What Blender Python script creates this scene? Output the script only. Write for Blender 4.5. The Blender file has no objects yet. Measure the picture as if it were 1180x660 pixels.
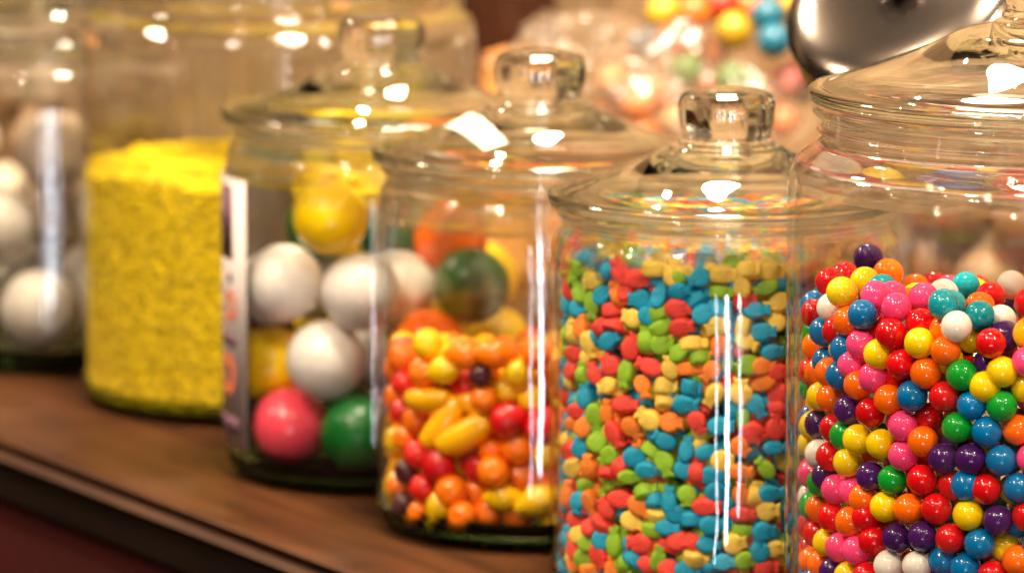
import bpy, bmesh, math, random
import numpy as np
from mathutils import Vector, Matrix, noise

S = bpy.context.scene
R_ = math.radians
# ------------------------------------------------------------------ camera
CAM_H, CAM_PITCH, F_PX = .4898, R_(8.868), 6283.
cam_d = bpy.data.cameras.new('camera'); cam = bpy.data.objects.new('camera', cam_d)
S.collection.objects.link(cam); S.camera = cam
cam.location = (0, 0, CAM_H); cam.rotation_euler = (R_(90) - CAM_PITCH, 0, 0)
cam_d.sensor_width = 36; cam_d.lens = F_PX / 1180 * 36
cam_d.clip_end = 200; cam_d.clip_start = .05
cam_d.dof.use_dof = True; cam_d.dof.focus_distance = 2.14; cam_d.dof.aperture_fstop = 8.8
# ------------------------------------------------------------------ world: the dim warm shop around the shelf
W = bpy.data.worlds.new('World'); S.world = W; W.use_nodes = True
nt = W.node_tree; nt.nodes.clear()
def N(t, **k):
    n = nt.nodes.new(t)
    for a, b in k.items(): setattr(n, a, b)
    return n
out = N('ShaderNodeOutputWorld'); bg = N('ShaderNodeBackground'); bg.inputs[1].default_value = WORLD_STRENGTH = .7
tc = N('ShaderNodeTexCoord')
mp = N('ShaderNodeMapping'); mp.inputs['Scale'].default_value = (1.6, 1.6, 1.1)
n1 = N('ShaderNodeTexNoise'); n1.inputs['Scale'].default_value = 2.2; n1.inputs['Detail'].default_value = 3
r1 = N('ShaderNodeValToRGB')
e = r1.color_ramp.elements
e[0].position = .42; e[0].color = (.02, .012, .007, 1)
e[1].position = .67; e[1].color = (1.9, 1.28, .72, 1)
m = r1.color_ramp.elements.new(.54); m.color = (.24, .14, .07, 1)
nt.links.new(tc.outputs['Generated'], mp.inputs[0]); nt.links.new(mp.outputs[0], n1.inputs[0])
nt.links.new(n1.outputs[0], r1.inputs[0]); sep = N('ShaderNodeSeparateXYZ'); el = N('ShaderNodeMapRange'); el.interpolation_type = 'SMOOTHSTEP'
el.inputs[1].default_value = -.05; el.inputs[2].default_value = .45; el.inputs[3].default_value = .10; el.inputs[4].default_value = 1.25
vm = N('ShaderNodeVectorMath'); vm.operation = 'SCALE'
nt.links.new(tc.outputs['Generated'], sep.inputs[0]); nt.links.new(sep.outputs['Z'], el.inputs[0])
nt.links.new(r1.outputs[0], vm.inputs[0]); nt.links.new(el.outputs[0], vm.inputs['Scale']); nt.links.new(vm.outputs[0], bg.inputs[0]); nt.links.new(bg.outputs[0], out.inputs[0])
# ------------------------------------------------------------------ lamps (shop lamps on the ceiling, daylit windows behind the camera)
def lamp(name, loc, target, size, power, col, shape='DISK', size_y=None):
    d = bpy.data.lights.new(name, 'AREA'); d.shape = shape; d.size = size
    if size_y: d.size_y = size_y
    d.energy = power; d.color = col
    o = bpy.data.objects.new(name, d); S.collection.objects.link(o)
    o.location = loc
    o.rotation_euler = (Vector(target) - Vector(loc)).to_track_quat('-Z', 'Y').to_euler()
    d.cycles.is_caustics_light = name == 'ceiling_lamp'
    return o
T = (0.05, 2.4, .1)
WARM = (1, .81, .60)
lamp('ceiling_lamp', (-.95, 1.15, 1.85), T, .18, 34, WARM)
lamp('ceiling_lamp', (1.05, 1.05, 1.85), T, .18, 34, WARM)
lamp('ceiling_lamp', (.10, 2.1, 2.05), T, .36, 160, WARM)
lamp('ceiling_lamp', (.12, 3.75, 1.95), T, .30, 62, WARM)
lamp('ceiling_lamp', (-1.35, 3.3, 1.75), T, .24, 38, WARM)
lamp('ceiling_lamp', (1.0, 3.7, 1.9), T, .24, 38, WARM)
for x, y, z in ((-1.7, 2.2, 1.5), (-.3, .5, 1.95), (.5, .4, 1.9), (1.8, 2.2, 1.6), (.45, 3.1, 2.1), (-.45, 2.9, 2.05), (-1.3, 3.2, 1.7), (1.5, 3.1, 1.8),
                (-.25, 4.4, 2.1), (.5, 4.5, 2.15), (-.9, 2.0, 2.0), (.95, 2.3, 2.05), (-1.2, .2, 1.8), (1.4, .1, 1.7)):
    lamp('spot_bulb', (x, y, z), T, .035, 10.0, WARM)
for x, w, p in ((.03, .13, 15), (.58, .045, 5), (-.46, .035, 4)):
    lamp('shop_window', (x, -1.6, -.42), (x * .4, 2.4, .1), w, p, (.84, .90, 1.0), 'RECTANGLE', .85)
# ------------------------------------------------------------------ exposure, renderer
S.view_settings.view_transform = 'Standard'; S.view_settings.look = 'None'
S.view_settings.exposure = .15; S.view_settings.gamma = 1
S.render.engine = 'CYCLES'
c = S.cycles
c.use_denoising = True; c.denoiser = 'OPENIMAGEDENOISE'
try: c.denoising_input_passes = 'RGB_ALBEDO_NORMAL'
except Exception: pass
c.use_adaptive_sampling = True; c.adaptive_threshold = .05; c.adaptive_min_samples = 20
c.max_bounces = 18; c.transmission_bounces = 14; c.transparent_max_bounces = 40; c.glossy_bounces = 8; c.diffuse_bounces = 4
c.sample_clamp_indirect = 6; c.sample_clamp_direct = 0; c.blur_glossy = .6
c.caustics_reflective = False; c.caustics_refractive = True

# ------------------------------------------------------------------ helpers
def mat(name):
    m = bpy.data.materials.new(name); m.use_nodes = True
    return m, m.node_tree, m.node_tree.nodes['Principled BSDF']
def col3(h):
    h = h.lstrip('#'); v = [int(h[i:i+2], 16) / 255 for i in (0, 2, 4)]
    return tuple(x / 12.92 if x < .04045 else ((x + .055) / 1.055) ** 2.4 for x in v) + (1,)
def noise_bump(nt, p, scale, strength, dist=.001, detail=3):
    t = nt.nodes.new('ShaderNodeTexCoord'); n = nt.nodes.new('ShaderNodeTexNoise'); b = nt.nodes.new('ShaderNodeBump')
    n.inputs['Scale'].default_value = scale; n.inputs['Detail'].default_value = detail
    b.inputs['Strength'].default_value = strength; b.inputs['Distance'].default_value = dist
    nt.links.new(t.outputs['Object'], n.inputs['Vector']); nt.links.new(n.outputs[0], b.inputs['Height']); nt.links.new(b.outputs[0], p.inputs['Normal'])
    return n, t
def candy_mat(name, rgb, rough=.22, bump=0, bscale=300, mottle=.12, coat=0, sss=0, mscale=90):
    m, nt, p = mat(name)
    p.inputs['Roughness'].default_value = rough
    p.inputs['Coat Weight'].default_value = coat; p.inputs['Coat Roughness'].default_value = .08
    t = nt.nodes.new('ShaderNodeTexCoord'); n = nt.nodes.new('ShaderNodeTexNoise'); n.inputs['Scale'].default_value = mscale; n.inputs['Detail'].default_value = 4
    oi = nt.nodes.new('ShaderNodeObjectInfo'); add = nt.nodes.new('ShaderNodeVectorMath'); add.operation = 'ADD'
    nt.links.new(t.outputs['Object'], add.inputs[0]); nt.links.new(oi.outputs['Random'], add.inputs[1])
    nt.links.new(add.outputs[0], n.inputs['Vector'])
    h = nt.nodes.new('ShaderNodeHueSaturation'); h.inputs['Color'].default_value = rgb
    mr = nt.nodes.new('ShaderNodeMapRange'); mr.inputs[1].default_value = .3; mr.inputs[2].default_value = .7
    mr.inputs[3].default_value = 1 - mottle; mr.inputs[4].default_value = 1 + mottle
    nt.links.new(n.outputs[0], mr.inputs[0])
    mr2 = nt.nodes.new('ShaderNodeMapRange'); mr2.inputs[3].default_value = .86; mr2.inputs[4].default_value = 1.12
    nt.links.new(oi.outputs['Random'], mr2.inputs[0])
    mu = nt.nodes.new('ShaderNodeMath'); mu.operation = 'MULTIPLY'
    nt.links.new(mr.outputs[0], mu.inputs[0]); nt.links.new(mr2.outputs[0], mu.inputs[1]); nt.links.new(mu.outputs[0], h.inputs['Value'])
    nt.links.new(h.outputs[0], p.inputs['Base Color'])
    if sss:
        p.inputs['Subsurface Weight'].default_value = sss; p.inputs['Subsurface Radius'].default_value = (1, .5, .3); p.inputs['Subsurface Scale'].default_value = .003
    rg = nt.nodes.new('ShaderNodeMapRange'); rg.inputs[3].default_value = rough * .8; rg.inputs[4].default_value = rough * 1.5
    nt.links.new(n.outputs[0], rg.inputs[0]); nt.links.new(rg.outputs[0], p.inputs['Roughness'])
    if bump: noise_bump(nt, p, bscale, bump, .0004)
    return m
def solid_glass(name='clear_glass', tint=(.97, .985, .965, 1), rough=0.0):
    m = bpy.data.materials.new(name); m.use_nodes = True; nt = m.node_tree; nt.nodes.clear()
    o = nt.nodes.new('ShaderNodeOutputMaterial'); g = nt.nodes.new('ShaderNodeBsdfGlass')
    g.inputs['IOR'].default_value = 1.5; g.inputs['Roughness'].default_value = rough; g.inputs['Color'].default_value = tint
    t = nt.nodes.new('ShaderNodeTexCoord'); n = nt.nodes.new('ShaderNodeTexNoise'); n.inputs['Scale'].default_value = 20; n.inputs['Detail'].default_value = 1
    b = nt.nodes.new('ShaderNodeBump'); b.inputs['Strength'].default_value = .04; b.inputs['Distance'].default_value = .0012
    nt.links.new(t.outputs['Object'], n.inputs['Vector']); nt.links.new(n.outputs[0], b.inputs['Height']); nt.links.new(b.outputs[0], g.inputs['Normal'])
    nt.links.new(g.outputs[0], o.inputs['Surface'])
    return m
def thin_glass(name='jar_wall_glass', tint=(.985, .99, .98, 1), milk=0., bumps=.7, bscale=30, rough=.02, milkcol=(.9, .85, .8, 1), gain=1.0):
    # thin wall: straight transmission plus Fresnel reflection, the same from both sides
    m = bpy.data.materials.new(name); m.use_nodes = True; nt = m.node_tree; nt.nodes.clear(); L = nt.links.new
    o = nt.nodes.new('ShaderNodeOutputMaterial'); tr = nt.nodes.new('ShaderNodeBsdfTransparent'); gl = nt.nodes.new('ShaderNodeBsdfGlossy')
    tr.inputs[0].default_value = tint; gl.inputs['Roughness'].default_value = rough
    geo = nt.nodes.new('ShaderNodeNewGeometry'); io = nt.nodes.new('ShaderNodeMapRange')
    io.inputs[3].default_value = 1.5; io.inputs[4].default_value = 1 / 1.5
    fr = nt.nodes.new('ShaderNodeFresnel'); mx = nt.nodes.new('ShaderNodeMixShader')
    L(geo.outputs['Backfacing'], io.inputs[0]); L(io.outputs[0], fr.inputs['IOR'])
    t = nt.nodes.new('ShaderNodeTexCoord'); n = nt.nodes.new('ShaderNodeTexNoise'); n.inputs['Scale'].default_value = bscale; n.inputs['Detail'].default_value = 1.5
    mp = nt.nodes.new('ShaderNodeMapping'); mp.inputs['Scale'].default_value = (1, 1, .8) if not milk else (1, 1, 1)
    b = nt.nodes.new('ShaderNodeBump'); b.inputs['Strength'].default_value = bumps; b.inputs['Distance'].default_value = .001
    L(t.outputs['Object'], mp.inputs[0]); L(mp.outputs[0], n.inputs['Vector']); L(n.outputs[0], b.inputs['Height']); L(b.outputs[0], gl.inputs['Normal'])
    sm = nt.nodes.new('ShaderNodeTexNoise'); sm.inputs['Scale'].default_value = 34; sm.inputs['Detail'].default_value = 6; sm.inputs['Distortion'].default_value = 1.2
    sr = nt.nodes.new('ShaderNodeMapRange'); sr.inputs[1].default_value = .48; sr.inputs[2].default_value = .66; sr.inputs[3].default_value = rough; sr.inputs[4].default_value = rough + .10   # handling smudges
    L(t.outputs['Object'], sm.inputs['Vector']); L(sm.outputs[0], sr.inputs[0]); L(sr.outputs[0], gl.inputs['Roughness'])
    L(fr.outputs[0], mx.inputs[0]); L(tr.outputs[0], mx.inputs[1]); L(gl.outputs[0], mx.inputs[2])
    last = mx
    if milk:
        df = nt.nodes.new('ShaderNodeBsdfDiffuse'); tl = nt.nodes.new('ShaderNodeBsdfTranslucent'); a = nt.nodes.new('ShaderNodeMixShader'); k = nt.nodes.new('ShaderNodeMixShader')
        df.inputs[0].default_value = milkcol; tl.inputs[0].default_value = milkcol
        L(df.outputs[0], a.inputs[1]); L(tl.outputs[0], a.inputs[2])
        k.inputs[0].default_value = milk; L(mx.outputs[0], k.inputs[1]); L(a.outputs[0], k.inputs[2]); last = k
        L(b.outputs[0], df.inputs['Normal'])
    L(last.outputs[0], o.inputs['Surface'])
    return m

def link(name, me, parent=None, loc=(0, 0, 0)):
    o = bpy.data.objects.new(name, me); S.collection.objects.link(o); o.location = loc
    if parent: o.parent = parent
    return o
def tag(o, label=None, cat=None, group=None, kind=None):
    if label: o['label'] = label
    if cat: o['category'] = cat
    if group: o['group'] = group
    if kind: o['kind'] = kind
    return o
def thing(name, label, cat, loc, group=None):
    o = bpy.data.objects.new(name, None); S.collection.objects.link(o); o.location = loc; o.empty_display_size = .01
    return tag(o, label, cat, group)
def mesh(name, verts, faces, mats, smooth=True, fm=None):
    me = bpy.data.meshes.new(name); me.from_pydata([tuple(v) for v in verts], [], faces)
    for m in mats: me.materials.append(m)
    if fm: me.polygons.foreach_set('material_index', fm)
    if smooth: me.polygons.foreach_set('use_smooth', [True] * len(me.polygons))
    me.update()
    bm = bmesh.new(); bm.from_mesh(me); bmesh.ops.recalc_face_normals(bm, faces=bm.faces); bm.to_mesh(me); bm.free()
    return me
def chaikin(p, it=2):
    for _ in range(it):
        q = [p[0]]
        for a, b in zip(p[:-1], p[1:]):
            q.append((a[0] * .75 + b[0] * .25, a[1] * .75 + b[1] * .25)); q.append((a[0] * .25 + b[0] * .75, a[1] * .25 + b[1] * .75))
        q.append(p[-1]); p = q
    return p
def lathe(name, prof, mats, seg=96, zmat=None, it=2):
    p = chaikin(prof, it); V = []; Fc = []; rings = []
    for r, z in p:
        if r < 1e-5: rings.append([len(V)]); V.append((0, 0, z))
        else:
            rings.append(list(range(len(V), len(V) + seg)))
            V += [(r * math.cos(2 * math.pi * i / seg), r * math.sin(2 * math.pi * i / seg), z) for i in range(seg)]
    fm = []
    for k, (a, b) in enumerate(zip(rings[:-1], rings[1:])):
        zz = (p[k][1] + p[k + 1][1]) / 2
        for i in range(seg):
            if len(a) == len(b) == 1: break
            j = (i + 1) % seg
            f = ([a[0], b[i], b[j]] if len(a) == 1 else [a[i], a[j], b[0]] if len(b) == 1 else [a[i], a[j], b[j], b[i]])
            Fc.append(f); fm.append(zmat(zz) if zmat else 0)
    return mesh(name, V, Fc, mats, True, fm)

GLASS = solid_glass(); WALL = thin_glass(); 
def neck_glass():
    # neck and shoulder: thick uneven glass, part straight transmission, part refraction
    m = thin_glass('jar_neck_glass', bumps=.3); nt = m.node_tree; L = nt.links.new
    o = [n for n in nt.nodes if n.type == 'OUTPUT_MATERIAL'][0]; mx = o.inputs['Surface'].links[0].from_node
    g = nt.nodes.new('ShaderNodeBsdfGlass'); g.inputs['IOR'].default_value = 1.5; g.inputs['Roughness'].default_value = 0
    k = nt.nodes.new('ShaderNodeMixShader'); k.inputs[0].default_value = .55
    L(mx.outputs[0], k.inputs[1]); L(g.outputs[0], k.inputs[2]); L(k.outputs[0], o.inputs['Surface'])
    return m
NECK = neck_glass()
BASE = solid_glass('thick_base_glass', (.42, .52, .42, 1))

# ------------------------------------------------------------------ the shelf: local x along the front edge, y inward
SH = Matrix.Translation((-.2534, 2.6545, 0)) @ Matrix.Rotation(math.atan2(-.869, .495), 4, 'Z')
def wood_mat(name, c1, c2, rough, scale=1., coat=0., spec=.15):
    m, nt, p = mat(name); L = nt.links.new
    t = nt.nodes.new('ShaderNodeTexCoord'); mp = nt.nodes.new('ShaderNodeMapping'); mp.inputs['Scale'].default_value = (2.2 * scale, 26 * scale, 26 * scale)
    n = nt.nodes.new('ShaderNodeTexNoise'); n.inputs['Scale'].default_value = 2.5; n.inputs['Detail'].default_value = 8; n.inputs['Distortion'].default_value = .7
    n2 = nt.nodes.new('ShaderNodeTexNoise'); n2.inputs['Scale'].default_value = 9; n2.inputs['Detail'].default_value = 4
    r = nt.nodes.new('ShaderNodeValToRGB'); r.color_ramp.elements[0].color = c1; r.color_ramp.elements[1].color = c2
    r.color_ramp.elements[0].position = .34; r.color_ramp.elements[1].position = .66
    mm = nt.nodes.new('ShaderNodeMath'); mm.operation = 'MULTIPLY_ADD'; mm.inputs[1].default_value = .55
    m2 = nt.nodes.new('ShaderNodeMath'); m2.operation = 'MULTIPLY'; m2.inputs[1].default_value = .45
    L(t.outputs['Object'], mp.inputs[0]); L(mp.outputs[0], n.inputs['Vector']); L(t.outputs['Object'], n2.inputs['Vector'])
    L(n2.outputs[0], m2.inputs[0]); L(n.outputs[0], mm.inputs[0]); L(m2.outputs[0], mm.inputs[2]); L(mm.outputs[0], r.inputs[0]); L(r.outputs[0], p.inputs['Base Color'])
    rr = nt.nodes.new('ShaderNodeMapRange'); rr.inputs[3].default_value = rough - .1; rr.inputs[4].default_value = rough + .15
    L(n2.outputs[0], rr.inputs[0]); L(rr.outputs[0], p.inputs['Roughness']); p.inputs['Coat Weight'].default_value = coat; p.inputs['Coat Roughness'].default_value = .25; p.inputs['Specular IOR Level'].default_value = spec
    b = nt.nodes.new('ShaderNodeBump'); b.inputs['Strength'].default_value = .15; b.inputs['Distance'].default_value = .001
    L(n.outputs[0], b.inputs['Height']); L(b.outputs[0], p.inputs['Normal'])
    return m
WOOD = wood_mat('varnished_wood', (.013, .004, .0012, 1), (.052, .018, .0048, 1), .42, coat=0, spec=.10)
DARKWOOD = wood_mat('dark_wood', (.006, .003, .002, 1), (.014, .007, .004, 1), .9, coat=0, spec=.04)
MOULD = wood_mat('moulding_wood', (.014, .006, .003, 1), (.045, .018, .008, 1), .5)
REDP = wood_mat('red_paint', (.030, .0025, .002, 1), (.05, .004, .003, 1), .9, .5, 0)
def extrude_profile(name, prof, x0, x1, m, parent=None):
    # prof in local (y, z), closed
    V = []; n = len(prof); k = 24
    for i in range(k + 1):
        x = x0 + (x1 - x0) * i / k
        V += [(x, y, z) for y, z in prof]
    Fc = [[i * n + j, i * n + (j + 1) % n, (i + 1) * n + (j + 1) % n, (i + 1) * n + j] for i in range(k) for j in range(n)]
    Fc += [list(range(n)), list(range(k * n, k * n + n))]
    o = link(name, mesh(name, V, Fc, [m], False), parent)
    if not parent: o.matrix_world = SH
    return o
tag(extrude_profile('shelf_top', [(.004, -.006), (.001, -.0035), (0, -.002), (.0015, -.0006), (.004, 0), (.62, 0), (.62, -.02), (.004, -.02)], -1.3, 1.5, WOOD), kind='structure')
tag(extrude_profile('shelf_edge_moulding', [(.0035, -.0065), (-.0015, -.0072), (-.0035, -.0095), (-.001, -.0115), (.003, -.012), (.0035, -.0065)][:-1], -1.3, 1.5, MOULD), kind='structure')
tag(extrude_profile('shelf_fascia', [(.0036, -.0122), (.001, -.0122), (.0002, -.014), (.0002, -.030), (.0036, -.030)], -1.3, 1.5, DARKWOOD), kind='structure')
tag(extrude_profile('cabinet_front', [(.006, -.0205), (.006, -.45), (.03, -.45), (.03, -.0205)], -1.3, 1.5, REDP), kind='structure')

# the wall behind the shelf
BACKW = wood_mat('back_wall_boards', (.24, .150, .078, 1), (.38, .25, .135, 1), .6, .12)
V = []; Fc = []
for i in range(22):
    x0 = -1.3 + i * .13; x1 = x0 + .126; b = len(V)
    for z in (-.02, 1.2):
        V += [(x0, .60, z), (x0 + .004, .593, z), (x1 - .004, .593, z), (x1, .60, z)]
    Fc += [[b, b + 1, b + 5, b + 4], [b + 1, b + 2, b + 6, b + 5], [b + 2, b + 3, b + 7, b + 6], [b + 3, b, b + 4, b + 7], [b, b + 1, b + 2, b + 3], [b + 4, b + 5, b + 6, b + 7]]
V += [(-1.3, .6, -.02), (1.5, .6, -.02), (1.5, .6, 1.2), (-1.3, .6, 1.2), (-1.3, .62, -.02), (1.5, .62, -.02), (1.5, .62, 1.2), (-1.3, .62, 1.2)]
b = len(V) - 8
Fc += [[b, b + 1, b + 2, b + 3], [b + 4, b + 5, b + 6, b + 7], [b, b + 1, b + 5, b + 4], [b + 3, b + 2, b + 6, b + 7], [b, b + 3, b + 7, b + 4], [b + 1, b + 2, b + 6, b + 5]]
wl = link('back_wall', mesh('back_wall', V, Fc, [BACKW], False)); wl.matrix_world = SH; tag(wl, kind='structure')

# ------------------------------------------------------------------ candy jars
def jar(x, y, R, Hr, lid_r, neck_r, neck_h, sh_h, label, group='glass candy jars with knobbed lids', knob=1.0, rot=0, lid_tilt=None):
    t = thing('candy_jar', label, 'jar', (x, y, .0006), group); t.rotation_euler.z = rot
    w = .0032
    zs = Hr - neck_h - sh_h
    prof = [(0, .0024), (R - .022, .0020), (R - .014, 0), (R - .008, .0002), (R - .003, .003), (R - .0006, .008), (R, .014), (R, .03), (R, zs - .02), (R, zs - .004), (R - .0015, zs + sh_h * .45),
            (neck_r + .004, Hr - neck_h - .001), (neck_r, Hr - neck_h + .002), (neck_r - .0004, Hr - neck_h * .74), (neck_r + .0016, Hr - neck_h * .70), (neck_r + .0016, Hr - neck_h * .62), (neck_r - .0004, Hr - neck_h * .58), (neck_r, Hr - .008), (neck_r + .0005, Hr - .0065), (neck_r + .0035, Hr - .0055), (neck_r + .0035, Hr - .0022), (neck_r + .0005, Hr - .0008), (neck_r - .003, Hr - .0008),
            (neck_r - .0035, Hr - .004), (neck_r - .0035, Hr - neck_h), (neck_r - .001, Hr - neck_h - .0035), (R - w - .0025, zs + sh_h * .35), (R - w, zs - .004), (R - w, zs - .02), (R - w, .03), (R - w, .015), (R - w - .005, .0085), (R - .018, .0068), (0, .0066)]
    body = link('jar_body', lathe('jar_body', prof, [WALL, NECK, BASE], 128, lambda z: 1 if z > zs - .002 else 2 if z < .0125 else 0), t)
    k = lid_r / .0765
    kk = knob
    lp = [(0, .0195), (.019 * k, .0185), (.032 * k, .0150), (.046 * k, .0098), (.060 * k, .0045), (neck_r - .0055, .0005), (neck_r - .0058, -.006), (neck_r - .0085, -.0062), (neck_r - .0088, -.002), (neck_r - .006, .0002)]
    lp = [(0, .0185 * k), (.019 * k, .0178 * k), (.032 * k, .0140 * k), (.046 * k, .0088 * k), (neck_r - .010, .0035), (neck_r - .0088, -.002), (neck_r - .0088, -.0065), (neck_r - .0055, -.0068), (neck_r - .0052, .0002),
          (lid_r - .004, -.0001), (lid_r - .0012, .0002), (lid_r - .0004, .0012), (lid_r - .0016, .0021), (lid_r - .0004, .0030), (lid_r, .0042), (lid_r - .0012, .0054), (lid_r - .004, .0058), (lid_r - .0065, .0054), (.066 * k, .0068 * k), (.058 * k, .0095 * k), (.046 * k, .0138 * k), (.036 * k, .0182 * k), (.029 * k, .0222 * k), (.0245 * kk, .0240 * k), (.0238 * kk, .0252 * k), (.0205 * kk, .0258 * k), (.0200 * kk, .0272 * k), (0, .0276 * k)]
    lid = link('lid', lathe('lid', lp, [GLASS], 128), t, (0, 0, Hr - .0004))
    lid.cycles.is_caustics_caster = True
    if lid_tilt: lid.rotation_euler = lid_tilt
    z0 = .0274 * k
    kp = [(0, z0), (.0185 * kk, z0), (.0183 * kk, z0 + .002), (.0190 * kk, z0 + .0042 * kk), (.0200 * kk, z0 + .007 * kk), (.0204 * kk, z0 + .012 * kk), (.0203 * kk, z0 + .0165 * kk), (.0185 * kk, z0 + .0198 * kk), (.0135 * kk, z0 + .0216 * kk), (.006 * kk, z0 + .0222 * kk), (0, z0 + .0222 * kk)]
    V_ = lathe('knob', kp, [GLASS], 64)
    # pressed facets round the knob
    for v in V_.vertices:
        a = math.atan2(v.co.y, v.co.x); rr = math.hypot(v.co.x, v.co.y)
        if rr > .012 * kk:
            f = 1 + .022 * math.cos(a * 10); v.co.x *= f; v.co.y *= f
    link('knob', V_, lid)
    return t, lid
def small_jar(x, y, s, label, **k): return jar(x, y, .075 * s, .167 * s, .0765 * s, .0685 * s, .0115 * s, .011 * s, label, **k)
def big_jar(x, y, R, label, **k): return jar(x, y, R, R * 2.142, R * .925, R * .875, R * .17, R * .12, label, **k)

# ------------------------------------------------------------------ where every piece of candy lies (0.1 mm, from its jar centre)
DATA = {}
DATA['J'] = {'far': [-0.2478, 2.905, 1.03], 'yel': [-0.1202, 2.7756, 1.36], 'big': [-0.0618, 2.573, 1.01], 'fru': [0.0126, 2.4402, 1.0], 'fish': [0.091, 2.297, 1.0], 'gum': [0.2163, 2.165, 1.413]}
DATA['gum'] = 'P-698,518,1550 Y-861,-399,1554 R-877,-362,1392 B-788,-529,1486 Y-847,-284,1308 M-793,-521,1366 R-684,-659,1430 Y-579,-752,1409 O-728,-435,1315 R-647,-695,1317 B-536,-657,1323 G-422,-850,1300 W-444,-839,1489 R-316,-895,1432 P-318,-810,1334 M-179,-932,1366 T-489,-759,1562 T-450,-651,1543 T-359,-229,1550 T-349,-781,1522 O-336,-628,1532 R-282,-487,1550 W-260,-709,1494 W-175,-192,1550 R-171,-934,1594 Y-376,-722,1424 M-659,-594,1525 M-548,-511,1550 Y-753,-117,1550 O-644,111,1550 B-864,-393,1220 Y-169,-874,1467 O-799,-513,1204 O-689,-653,1170 B-604,-733,1198 R-487,-815,1209 R-389,-752,1184 G-271,-910,1189 B-314,-686,1248 Y-176,-891,1258 O-897,-312,1117 R-756,-574,1104 M-637,-608,1075 R-536,-700,1107 G-436,-843,1093 B-326,-892,1086 O-209,-890,1093 Y-800,-511,985 Y-716,-623,987 M-634,-707,957 P-489,-814,967 P-385,-868,974 B-271,-910,976 M-155,-937,988 Y-834,-454,883 P-752,-579,850 G-672,-664,853 R-565,-763,872 R-445,-802,859 R-325,-892,860 B-205,-927,872 M-812,-445,769 Y-699,-643,741 Y-616,-560,732 R-510,-795,763 Y-391,-865,753 P-281,-907,740 R-168,-934,762 O-824,-472,647 R-739,-596,595 P-656,-686,626 P-560,-767,648 R-457,-832,653 B-348,-883,642 Y-242,-840,617 Y-904,-290,527 M-800,-511,539 W-684,-658,511 W-579,-752,528 R-297,-902,521 O-187,-865,515 P-882,-350,421 Y-829,-463,426 R-762,-567,444 B-128,-941,653 W-893,-275,1471 G-420,-641,1350 R-252,-723,1375 O-494,-559,1388 R-568,-652,1470 M-732,-449,1548 M-659,-356,1533 T-690,-243,1541 O-580,-278,1494 W-463,-426,1550 R-824,35,1550 R-897,-200,1563 B-908,-203,1244 B-920,-210,1366 O-737,-382,1209 B-553,-574,1242 P-832,-458,1094 R-884,-346,1000 M-566,-564,992 R-895,-317,879 W-930,-192,867 G-923,-190,751 M-873,-344,753 R-764,-371,672 R-886,-335,637 O-928,-160,639 M-858,-405,530 R-934,-124,528 P-488,-682,504 B-398,-844,541 O-923,-222,425 Y-929,-196,1100 Y-949,28,867 R-653,-598,1255 O-612,-726,750 B-934,171,1411 Y-271,-910,1323 P-934,-167,984 M-949,17,746 O-948,-40,400 M-823,-474,1278 P-910,-269,790 R-949,39,529 Y-948,-52,956 R-949,33,1161 M-745,-588,1246 R-764,-564,682 O-484,771,1387 O-938,-12,1274 P-432,-722,1003 G-848,-427,985 R-401,860,1382 R-948,-41,1411 O-902,-297,1216 O-562,-765,1023 Y-335,-888,1261 P-255,-808,1446 B-384,-868,1185 B-189,-828,718 O-839,-444,1446 G-948,-42,627 M-636,-705,1074 O-202,-928,585 O-931,-87,1180 B-849,-426,1328 O-480,-721,1454 B-402,-860,868 O-555,-770,1294 B-480,-779,557 O-777,-545,756 O-483,-817,1390 Y-727,-610,1342'
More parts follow.
